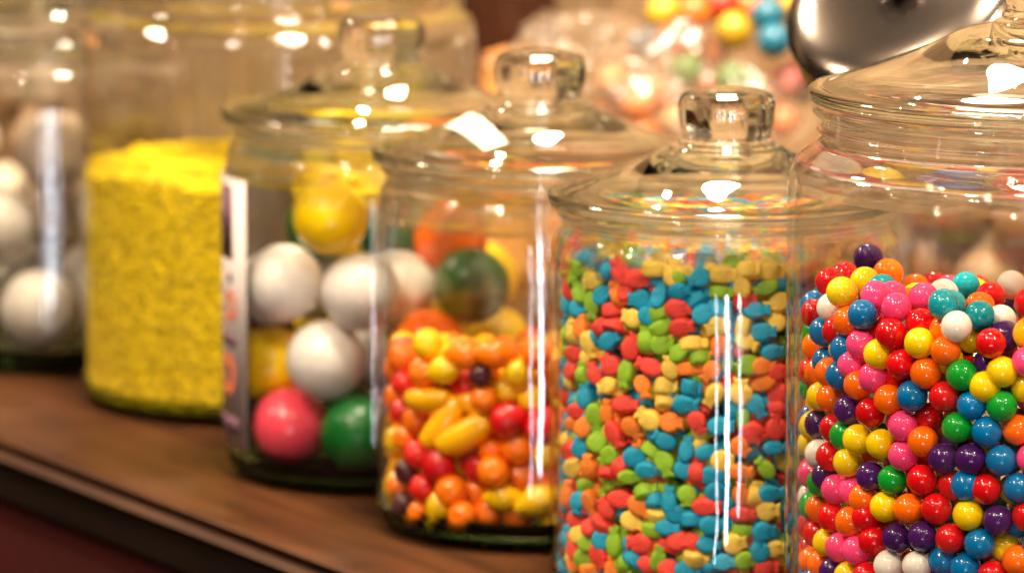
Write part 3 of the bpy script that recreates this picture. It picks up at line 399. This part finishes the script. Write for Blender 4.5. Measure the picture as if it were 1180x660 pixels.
def scatter(data, jarpos, r, nm, cat, group, mats, z0=.0, rand=True, seg=36):
    ms = {}; items = []
    for tok in data.split():
        k = tok[0]; q = tok[1:].split(','); x, y, z = [int(a) * 1e-4 for a in q[:3]]
        rr = int(q[3]) * 1e-4 if len(q) > 3 else r
        if (k, rr) not in ms: ms[(k, rr)] = sphere_mesh(nm, rr, mats[k], seg, int(seg * .6))
        o = link(nm, ms[(k, rr)], None, (jarpos[0] + x, jarpos[1] + y, z + z0))
        o.rotation_euler = (rnd.uniform(0, 6), rnd.uniform(0, 6), rnd.uniform(0, 6))
        f = rnd.uniform(.95, 1.01); o.scale = (f, f * rnd.uniform(.985, 1), f)
        o['category'] = cat; o['group'] = group; o.cycles.is_caustics_receiver = True
        u, v = proj(o.location); items.append((o, CN[k], u, v))
    return items
def merged(name, placed, label, cat, group):
    # placed: list of (mesh, matrix): one object for the pieces past the first few hundred
    V = []; Fc = []; fm = []; mats = []; off = 0
    for me, mx in placed:
        mt = me.materials[0]
        if mt not in mats: mats.append(mt)
        i = mats.index(mt)
        n = len(me.vertices); co = np.empty(n * 3, np.float32); me.vertices.foreach_get('co', co); co = co.reshape(-1, 3)
        M = np.array(mx); V.append(co @ M[:3, :3].T + M[:3, 3])
        for p in me.polygons: Fc.append([a + off for a in p.vertices]); fm.append(i)
        off += n
    V = np.vstack(V); me = bpy.data.meshes.new(name); me.from_pydata(V.tolist(), [], Fc)
    for m_ in mats: me.materials.append(m_)
    me.polygons.foreach_set('material_index', fm); me.polygons.foreach_set('use_smooth', [True] * len(Fc)); me.update()
    o = link(name, me); o.cycles.is_caustics_receiver = True
    return tag(o, label, cat, group, 'stuff')

# small gumballs
it = scatter(DATA['gum'], G_, .0062, 'gumball', 'gumball', 'small gumballs in the biggest jar', GM, .0006)
neighbour_labels(it, 'gumball', 'big jar', 70)
ms = {k: sphere_mesh('gumball', .0061, GM[k], 20, 12) for k in GM}
pl = []
for tok in DATA['gum_side'].split():
    x, y, z = [int(a) * 1e-4 for a in tok[1:].split(',')]
    pl.append((ms[tok[0]], Matrix.Translation((G_[0] + x, G_[1] + y, z + .0006))))
merged('gumball_pile', pl, 'rest of the many small coloured gumballs deep inside the biggest jar', 'gumballs', None)

# jumbo gumballs
GB = dict(GM)
GB['W'] = candy_mat('jumbo_white', (.80, .74, .70, 1), .28, mottle=.09, coat=.1); GB['M'] = candy_mat('jumbo_pink', col3('#ec4a5e'), .22, mottle=.08, coat=.3, mscale=40)
GB['Y'] = candy_mat('jumbo_yellow', col3('#fbd000'), .27, mottle=.09, coat=.1); GB['G'] = candy_mat('jumbo_green', col3('#055a1e'), .3, mottle=.14, coat=0); GB['C'] = candy_mat('jumbo_cream', (.78, .66, .52, 1), .3, mottle=.08)
it = scatter(DATA['big'], BG, .018, 'jumbo_gumball', 'gumball', 'jumbo gumballs in the labelled jar', GB, .0006, seg=48)
neighbour_labels(it, 'jumbo gumball', 'labelled jar', 130)
GF = dict(GB); GF['W'] = candy_mat('dimmed_white', (.46, .41, .36, 1), .4, mottle=.15); GF['C'] = candy_mat('dimmed_cream', (.44, .33, .25, 1), .4, mottle=.2)  # white and cream darkened: the far jar's dimmer light is in the colour
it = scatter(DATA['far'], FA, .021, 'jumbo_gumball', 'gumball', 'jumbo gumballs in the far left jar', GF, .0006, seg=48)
neighbour_labels(it, 'jumbo gumball', 'far left jar', 160)

# fruit shaped candy
FH = dict(O='#fb7a06', R='#d61a10', Y='#fcc808', P='#4a1526')
FM = {k: candy_mat('fruit_candy_' + k, col3(h), .26, .25, 350, .09, .25, 0, 60) for k, h in FH.items()}
FM['B'] = candy_mat('fruit_candy_banana', col3('#fcb408'), .26, .2, 350, .08, .25)
FM['K'] = candy_mat('fruit_candy_strawberry', col3('#c80c12'), .3, .6, 260, .1, .2)
def deform(name, m, fn, seg=32, rings=22):
    bm = bmesh.new(); bmesh.ops.create_uvsphere(bm, u_segments=seg, v_segments=rings, radius=1)
    for v in bm.verts: v.co = Vector(fn(v.co.x, v.co.y, v.co.z))
    me = bpy.data.meshes.new(name); bm.to_mesh(me); bm.free(); me.materials.append(m)
    me.polygons.foreach_set('use_smooth', [True] * len(me.polygons)); return me
q = .0068
def f_ball(x, y, z):
    d = .10 * math.exp(-((x * x + y * y) * 9)) * (1 if z > 0 else .6)
    n = .015 * noise.noise(Vector((x, y, z)) * 3); return (x * q * (1 + n), y * q * (1 + n), z * q * (.97 - d + n))
def f_lemon(x, y, z):   # long axis x, nipples at both ends
    s = 1.0 + .32 * abs(x) ** 7; w = (1 - .10 * abs(x) ** 2)
    return (x * q * 1.12 * s, y * q * .93 * w, z * q * .93 * w)
def f_banana(x, y, z):
    ax = abs(x); t = math.copysign(1 - (1 - ax) ** 1.0, x); rr = max(1e-6, math.hypot(y, z)); g = (rr ** .55) / rr if rr > 1e-5 else 0
    L = t * q * 1.8; w = q * .80 * g
    return (L, y * w - q * .16 * (1 - t * t) + q * .1, z * w)
def f_straw(x, y, z):
    w = (1 - .26 * x) ; return (x * q * 1.15, y * q * .98 * w, z * q * .9 * w)
FS = {}
for k in 'ORYP':
    FS['s' + k] = deform('fruit_candy', FM[k], f_ball); FS['o' + k] = deform('fruit_candy', FM[k], f_lemon); FS['k' + k] = deform('fruit_candy', FM['K'], f_straw); FS['b' + k] = deform('fruit_candy', FM['B'], f_banana)
SHAPE = dict(s='round', o='lemon shaped', b='banana shaped', k='strawberry shaped')
def orient(x, y, ang, tilt=0, spin=0):
    # local z -> outward from the jar axis, local x -> at angle `ang` in the face of the glass as seen from outside
    n = Vector((x * .7, y * .7 - .035, .006)).normalized(); up = Vector((0, 0, 1)); rt = up.cross(n).normalized(); u2 = n.cross(rt).normalized()
    B = Matrix((rt, u2, n)).transposed().to_4x4()
    return B @ Matrix.Rotation(R_(ang), 4, 'Z') @ Matrix.Rotation(R_(tilt), 4, 'X') @ Matrix.Rotation(R_(spin), 4, 'Y')
VC = {}
def keep_inside(o, jx, jy, lim):
    # lean a piece that would pass through the glass back inside the jar
    me = o.data
    if me.name not in VC:
        co = np.empty(len(me.vertices) * 3, np.float32); me.vertices.foreach_get('co', co); VC[me.name] = co.reshape(-1, 3)
    M = np.array(o.matrix_world)
    for _ in range(3):
        w = VC[me.name] @ M[:3, :3].T + M[:3, 3]; q_ = np.hypot(w[:, 0] - jx, w[:, 1] - jy); i = int(q_.argmax()); e_ = q_[i] - lim
        if e_ <= 0: break
        M[0, 3] -= (w[i, 0] - jx) / q_[i] * e_; M[1, 3] -= (w[i, 1] - jy) / q_[i] * e_
    zlow = float((VC[me.name] @ M[:3, :3].T)[:, 2].min() + M[2, 3])
    if zlow < .0076: M[2, 3] += .0076 - zlow
    o.matrix_world = Matrix(M.tolist())
items = []
for tok in DATA['fru'].split() + DATA['fru_side'].split():
    a = tok.split(','); x, y, z = [int(b) * 1e-4 for b in a[1:4]]; an = int(a[4]); sc = int(a[5]) / 100
    k = a[0]
    o = link('fruit_candy', FS[k])
    o.matrix_world = Matrix.Translation((FR[0] + x, FR[1] + y, z + .0006)) @ orient(x, y, an, rnd.uniform(-25, 25), rnd.uniform(-12, 12)) @ Matrix.Scale(sc * 1.04, 4)
    o['category'] = 'candy'; o.cycles.is_caustics_receiver = True; o['group'] = 'fruit shaped candies in the stickered jar'
    keep_inside(o, FR[0], FR[1], .0714)
    u, v = proj(o.matrix_world.translation); items.append((o, CN[k[1]], u, v, SHAPE[k[0]]))
for kk in SHAPE.values():
    pass
def fruit_labels(items):
    for o, cw, u, v, sh in items:
        best = {}
        for p, c2, a, b, s2 in items:
            if p is o: continue
            dx, dy = a - u, b - v; d = math.hypot(dx, dy)
            if d > 60 or d < 1: continue
            k = ('right' if dx > 0 else 'left') if abs(dx) > abs(dy) else ('below' if dy > 0 else 'above')
            if k not in best or d < best[k][0]: best[k] = (d, c2)
        g = lambda k: best[k][1] if k in best else 'none'
        o['label'] = f"{sh} {cw} candy, {g('left')} to left, {g('right')} to right, {g('above')} above, {g('below')} below"
fruit_labels(items)

# fish shaped candy
SM = {k: candy_mat('fish_candy_' + k, col3(h), .55, .9, 900, .10, 0, 0, 200) for k, h in dict(R='#f5483a', O='#ff8a2a', Y='#ffd658', G='#93c228', B='#12a3ca').items()}
def fish_outline(n=44):
    P = []
    for i in range(n):
        t = 2 * math.pi * i / n; c_, s_ = math.cos(t), math.sin(t)
        # body ellipse from x=-1 .. .6, tail lobes towards +x
        x = c_ * .80 - .18; y = s_ * .72
        P.append((x, y))
    O = []
    for x, y in P:
        if x > .28:
            f = (x - .28) / .34
            if abs(y) > .0: pass
        O.append((x, y))
    body = [(math.cos(t) * .80 - .20, math.sin(t) * .70) for t in np.linspace(R_(38), R_(322), 30)]
    tail = [(.50, -.34), (.66, -.44), (.82, -.47), (.88, -.37), (.85, -.18), (.82, 0), (.85, .18), (.88, .37), (.82, .47), (.66, .44), (.50, .34)]
    return body + tail
FO = fish_outline()
def fish_mesh(m, hs=1.0, var=0, sc=.0061, lv=((1, .0), (1.0, .20), (.97, .34), (.90, .45), (.78, .51), (.48, .54), (.2, .55))):
    n = len(FO); V = []; Fc = []
    levels = [(s, -h) for s, h in reversed(lv[1:])] + [(s, h) for s, h in lv]
    for s, h in levels:
        for x, y in FO:
            y *= (1, .84, 1.08, .94)[var]; x = x * (1, 1.06, .93, 1.0)[var] + (.10 * y if var == 3 else 0)
            # shrink towards the spine rather than to one point
            sx = -.2 + (x + .2) * s if x < .5 else x * (1 - (1 - s) * .5); sy = y * s
            hh = h * (1 if x < .5 else .72)
            V.append((sx * sc, sy * sc, hh * sc * hs))
    k = len(levels)
    for a in range(k - 1):
        for i in range(n):
            j = (i + 1) % n; Fc.append([a * n + i, a * n + j, (a + 1) * n + j, (a + 1) * n + i])
    b = len(V); V += [(-.1 * sc, 0, levels[0][1] * sc * hs), (-.1 * sc, 0, levels[-1][1] * sc * hs)]
    for i in range(n):
        j = (i + 1) % n; Fc.append([b, j, i]); Fc.append([b + 1, (k - 1) * n + i, (k - 1) * n + j])
    return mesh('fish_candy', V, Fc, [m])
SF = {k: [fish_mesh(SM[k], (1, .9, 1.15, 1.0)[v], v) for v in range(4)] for k in SM}
items = []
for tok in DATA['fish'].split():
    a = tok.split(','); k, md = a[0][0], a[0][1]; x, y, z = [int(b) * 1e-4 for b in a[1:4]]; an = int(a[4])
    o = link('fish_candy', rnd.choice(SF[k]))
    tl = rnd.uniform(-16, 16) + (rnd.choice((72, -72)) if md == 'e' else 0)
    o.matrix_world = Matrix.Translation((FI[0] + x, FI[1] + y, z + .0006)) @ orient(x, y, an, tl, rnd.uniform(-12, 12)) @ Matrix.Scale(rnd.uniform(.88, 1.08), 4)
    o['category'] = 'candy'; o.cycles.is_caustics_receiver = True; o['group'] = 'fish shaped candies in the full jar'
    keep_inside(o, FI[0], FI[1], .0716)
    u, v = proj(o.matrix_world.translation); items.append((o, CN[k], u, v))
neighbour_labels(items, 'fish candy', 'fish jar', 45)
pl = []; rs = random.Random(11)
def lowfish(k): return fish_mesh(SM[k], lv=((1, 0), (.97, .34), (.7, .56), (.3, .62)))
LF = {k: lowfish(k) for k in SM}
def rot(): return Matrix.Rotation(rs.uniform(0, 6.28), 4, 'Z') @ Matrix.Rotation(rs.uniform(0, 6.28), 4, 'X') @ Matrix.Rotation(rs.uniform(0, 6.28), 4, 'Y')
RI = .0718
for layer, (rad, dz, da) in enumerate(((RI - .0095, .0062, .0078), (RI - .0150, .0075, .0095))):
    z = .008
    while z < .147:
        na = int(2 * math.pi * rad / da)
        for i in range(na):
            a = (i + rs.random() * .8) / na * 2 * math.pi; r_ = rad + rs.uniform(-.0015, .0015)
            k = rs.choice('RROYYGGBBB')
            pl.append((LF[k], Matrix.Translation((FI[0] + r_ * math.cos(a), FI[1] + r_ * math.sin(a), z + rs.uniform(-.004, .004))) @ rot()))
        z += dz
# outer layer on the sides that face away from the photograph
z = .007
while z < .147:
    for i in range(56):
        a = (i + rs.random() * .7) / 56 * 2 * math.pi; r_ = RI - .0045
        if R_(174) < a < R_(335): continue
        k = rs.choice('RROYYGGBBB')
        pl.append((LF[k], Matrix.Translation((FI[0] + r_ * math.cos(a), FI[1] + r_ * math.sin(a), z + rs.uniform(-.002, .002))) @ orient(math.cos(a), math.sin(a), rs.uniform(0, 360), rs.uniform(-40, 40))))
    z += .0068
for i in range(520):
    a = rs.uniform(0, 6.283); r_ = (RI - .006) * math.sqrt(rs.random()); k = rs.choice('RROYYYGGBB')
    pl.append((LF[k], Matrix.Translation((FI[0] + r_ * math.cos(a), FI[1] + r_ * math.sin(a), .1455 + rs.uniform(-.004, .004))) @ rot()))
merged('fish_candy_pile', pl, 'rest of the tiny coloured fish candies filling the jar behind the front ones', 'candy pieces', None)

# fine yellow candy: rough mound body with grains
YM = candy_mat('fine_yellow_candy', col3('#c8ac00'), .8, 0, 300, .45, 0, 0, 260)
RY = .102 - .0036
def ytop(x, y): return .1190 + .0055 * noise.noise(Vector((x * 22, y * 22, 2))) + .0035 * noise.noise(Vector((x * 60, y * 60, 5))) + .03 * x * 0
V = []; Fc = []; na = 220; zl = 90
def ywall(a, z):
    return RY - .0010 + .0005 * noise.noise(Vector((a * 60, z * 600, 1))) * 1.0
def rbase(z): return 0 if z > .014 else (1 - math.sqrt(max(0, 1 - ((.014 - z) / .012) ** 2))) * .010
for i in range(zl + 1):
    for j in range(na):
        a = 2 * math.pi * j / na; x, y = RY * math.cos(a), RY * math.sin(a); zt = ytop(x, y); z = .005 + (zt - .005) * i / zl
        r_ = ywall(a, z) - rbase(z); V.append((r_ * math.cos(a), r_ * math.sin(a), z))
nr = 40
for i in range(1, nr):
    for j in range(na):
        a = 2 * math.pi * j / na; r_ = RY * (1 - i / nr); x, y = r_ * math.cos(a), r_ * math.sin(a); V.append((x, y, ytop(x, y)))
for i in range(zl + nr - 1):
    for j in range(na):
        b = (j + 1) % na; Fc.append([i * na + j, i * na + b, (i + 1) * na + b, (i + 1) * na + j])
V.append((0, 0, ytop(0, 0))); t_ = len(V) - 1; V.append((0, 0, .005)); b_ = t_ + 1
for j in range(na):
    Fc.append([(zl + nr - 1) * na + j, (zl + nr - 1) * na + (j + 1) % na, t_]); Fc.append([(j + 1) % na, j, b_])
me = mesh('core', V, Fc, [YM])
grain = sphere_mesh('g', .0012, YM, 6, 4)
pl = [(me, Matrix.Identity(4))]
for i in range(15000):
    if i < 11000:
        a = rs.uniform(math.pi * .9, math.pi * 2.1); z = rs.uniform(.006, .121); r_ = RY - .0008 - rbase(z); x, y = r_ * math.cos(a), r_ * math.sin(a)
        if z > ytop(x, y): z = ytop(x, y)
    else:
        a = rs.uniform(0, 6.283); r_ = (RY - .001) * math.sqrt(rs.random()); x, y = r_ * math.cos(a), r_ * math.sin(a); z = ytop(x, y) + .0004
    pl.append((grain, Matrix.Translation((x, y, z)) @ rot() @ Matrix.Diagonal((1.5, .8, .8, 1))))
o = merged('fine_yellow_candy', pl, 'fine grained yellow candy heaped in the large jar', 'candy', None); o.location = (YE[0], YE[1], .0006)

# ------------------------------------------------------------------ behind the front row
# slant mouthed jar with chrome lid
sx, sy = .2120, 2.4860
t = thing('slanted_candy_jar', 'round glass jar with slanted mouth and tilted chrome lid behind biggest jar', 'jar', (sx, sy, .0006))
prof = [(0, .0015), (.05, 0), (.068, .002), (.080, .014), (.086, .045), (.087, .09), (.083, .13), (.070, .165), (.048, .188), (.02, .198), (0, .2), (0, .197), (.02, .195), (.046, .185), (.067, .163), (.080, .128), (.084, .09), (.083, .045), (.077, .016), (.066, .006), (.05, .004), (0, .004)]
link('jar_body', lathe('jar_body', prof, [WALL], 96), t)
nv_ = Vector((-.40, -.58, .70)).normalized(); Cc = Vector((.1725, 2.42, .2450)); Q = nv_.to_track_quat('Z', 'Y').to_matrix().to_4x4()
CH, cn, cp = mat('chrome'); cp.inputs['Base Color'].default_value = (.20, .165, .14, 1); cp.inputs['Metallic'].default_value = 1; cp.inputs['Roughness'].default_value = .17
noise_bump(cn, cp, 30, .04, .001)
Ml = Matrix.Translation(-Vector((sx, sy, .0006))) @ Matrix.Translation(Cc) @ Q
nk = link('jar_neck', lathe('jar_neck', [(.047, -.06), (.0475, -.03), (.049, -.012), (.049, -.0195 + .01), (.046, -.0095), (.0455, -.012), (.0445, -.03), (.044, -.06), (.047, -.06)], [WALL], 96), t); nk.matrix_local = Ml
cl = link('chrome_lid', lathe('chrome_lid', [(0, .0045), (.020, .0045), (.040, .0035), (.050, .001), (.0545, -.002), (.0560, -.0045), (.0562, -.0155), (.0570, -.0168), (.0560, -.018), (.0545, -.018), (.0545, -.006), (.04, .0015), (0, .0025)], [CH], 128), t); cl.matrix_local = Ml
kb = link('lid_knob', lathe('lid_knob', [(0, .004), (.006, .0045), (.005, .008), (.009, .012), (.0095, .016), (.006, .019), (0, .0195)], [CH], 48), cl)
cream = []
for i in range(24):
    lay = i // 12; a = (i % 12) / 12 * 2 * math.pi + lay * .26; r_ = .066 if lay < 4 else .03
    cream.append(f"{'WCCW'[i % 4]}{int(r_*math.cos(a)*1e4)},{int(r_*math.sin(a)*1e4)},{int((.02 + lay*.031)*1e4)}")
it = scatter(' '.join(cream), (sx, sy), .0155, 'pale_gumball', 'gumball', 'pale gumballs in the slanted jar', GB, .0006)
neighbour_labels(it, 'pale gumball', 'slanted jar', 90)

# plastic bag of mixed candy lying behind the jars
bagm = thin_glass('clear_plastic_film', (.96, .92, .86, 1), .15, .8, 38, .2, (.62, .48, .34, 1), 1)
def bag_mesh(name, c0, rad, seed, amp=.13):
    bm = bmesh.new(); bmesh.ops.create_icosphere(bm, subdivisions=6, radius=1)
    for v in bm.verts:
        p = v.co.copy(); n = noise.fractal(p * 1.5 + Vector((seed, 0, 0)), 1, 2, 4); rg = 1 - abs(noise.noise(p * 3.1 + Vector((0, seed, 0))) * 2)
        f = 1 + amp * n + amp * .35 * rg ** 3
        v.co = Vector((p.x * rad[0] * f, p.y * rad[1] * f, max(p.z * rad[2] * f, -c0[2] + .001))) + Vector(c0)
    me = bpy.data.meshes.new(name); bm.to_mesh(me); bm.free(); me.materials.append(bagm)
    me.polygons.foreach_set('use_smooth', [True] * len(me.polygons)); return me
bt = thing('plastic_bag', 'crumpled clear plastic bag of mixed coloured candy behind the jars', 'bag', (.085, 2.93, .0006))
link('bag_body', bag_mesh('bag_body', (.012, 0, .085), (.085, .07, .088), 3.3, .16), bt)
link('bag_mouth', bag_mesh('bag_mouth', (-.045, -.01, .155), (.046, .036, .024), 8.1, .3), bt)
bagc = []
def at_px(u, v, y):
    d = Vector(((u - 590) / F_PX, math.cos(CAM_PITCH) + (330 - v) / F_PX * math.sin(CAM_PITCH), -math.sin(CAM_PITCH) + (330 - v) / F_PX * math.cos(CAM_PITCH)))
    return Vector((0, 0, CAM_H)) + d * (y / d.y)
for tok in DATA['bag'].split():
    k = tok[0]; x, y, z = [int(a) * 1e-4 for a in tok[1:].split(',')]
    bagc.append(f"{k}{int((x) * 1e4)},{int((y) * 1e4)},{int(z * 1e4)}")
GBAG_DIM = {k: candy_mat('dimmed_bag_candy_' + CN[k], c_, .3, mottle=.15) for k, c_ in dict(R=(.32, .03, .015, 1), B=(.01, .09, .20, 1), Y=(.50, .30, .015, 1), O=(.50, .13, .015, 1), M=(.34, .10, .09, 1), P=(.04, .01, .06, 1), G=(.06, .17, .04, 1), W=(.42, .36, .28, 1), T=(.008, .12, .19, 1), C=(.42, .27, .15, 1)).items()}  # candy colours darkened to offset strong overhead light; the dimness is painted in
it = scatter(' '.join(bagc), (.085, 2.93), .0098, 'candy_ball', 'candy', 'candy balls in the plastic bag', GBAG_DIM, 0)
neighbour_labels(it, 'candy ball', 'plastic bag', 90)

# box and bottle at the back
bt2 = thing('candy_box', 'small upright orange cardboard box behind the knobbed lids', 'box', (.012, 3.19, .0006)); bt2.rotation_euler.z = R_(-22)
OB, on, op = mat('orange_card'); op.inputs['Base Color'].default_value = (.62, .27, .07, 1); op.inputs['Roughness'].default_value = .55; noise_bump(on, op, 25, .1)
def box_mesh(name, a, b, m, bev=.0015):
    bm = bmesh.new(); bmesh.ops.create_cube(bm, size=1)
    for v in bm.verts: v.co = Vector([a[i] + (v.co[i] + .5) * (b[i] - a[i]) for i in range(3)])
    bmesh.ops.bevel(bm, geom=bm.edges[:], offset=bev, segments=2, affect='EDGES')
    me = bpy.data.meshes.new(name); bm.to_mesh(me); bm.free(); me.materials.append(m); return me
link('box_body', box_mesh('box_body', (-.024, -.02, 0), (.024, .02, .128), OB), bt2)
link('box_flap', box_mesh('box_flap', (-.0235, -.0195, .1283), (.0235, .0195, .1305), OB, .0006), bt2)
BR, bn_, bp_ = mat('dark_brown_glass'); bp_.inputs['Base Color'].default_value = (.035, .012, .006, 1); bp_.inputs['Roughness'].default_value = .15; noise_bump(bn_, bp_, 20, .1)
bo = thing('dark_bottle', 'dark brown bottle standing behind the orange box', 'bottle', (-.002, 3.30, .0006))
link('bottle_body', lathe('bottle_body', [(0, 0), (.027, 0), (.030, .004), (.030, .03), (.030, .16), (.029, .18), (.018, .20), (.013, .22), (.0128, .26), (0, .26)], [BR], 64), bo)
link('bottle_cap', lathe('bottle_cap', [(0, .2602), (.0140, .2602), (.0145, .264), (.0145, .278), (.012, .281), (0, .281)], [DARKWOOD], 48), bo)
# second row of jars
GB['K'] = candy_mat('caramel', (.20, .09, .035, 1), .35); CN['K'] = 'brown'; GB['L'] = candy_mat('toffee', (.30, .18, .10, 1), .35); CN['L'] = 'tan'
def back_jar(x, y, R, label, cols, r, lay, grp):
    big_jar(x, y, R, label); toks = []
    for l in range(lay):
        n = int(2 * math.pi * (R - .004 - r) / (2.08 * r))
        for i in range(n):
            a = (i + .5 * (l % 2)) / n * 2 * math.pi; rr_ = R - .0045 - r
            toks.append(f"{rs.choice(cols)}{int(rr_*math.cos(a)*1e4)},{int(rr_*math.sin(a)*1e4)},{int((.006 + r + l*r*1.75)*1e4)}")
    it = scatter(' '.join(toks), (x, y), r, 'round_sweet', 'sweet', grp, GB, .0006)
    neighbour_labels(it, 'sweet', grp[16:], 110)
back_jar(-.155, 3.16, .088, 'glass jar of brown and tan sweets in second row behind the yellow candy jar', 'KKLK', .0175, 2, 'round sweets in second row jar')
back_jar(-.335, 3.20, .085, 'glass jar of pale and tan sweets in second row behind the far left jar', 'LCLC', .0175, 4, 'round sweets in left rear jar')
back_jar(.285, 2.86, .085, 'glass jar of brown and tan sweets in second row behind the biggest jar', 'KKKL', .0175, 3, 'round sweets in right rear jar')
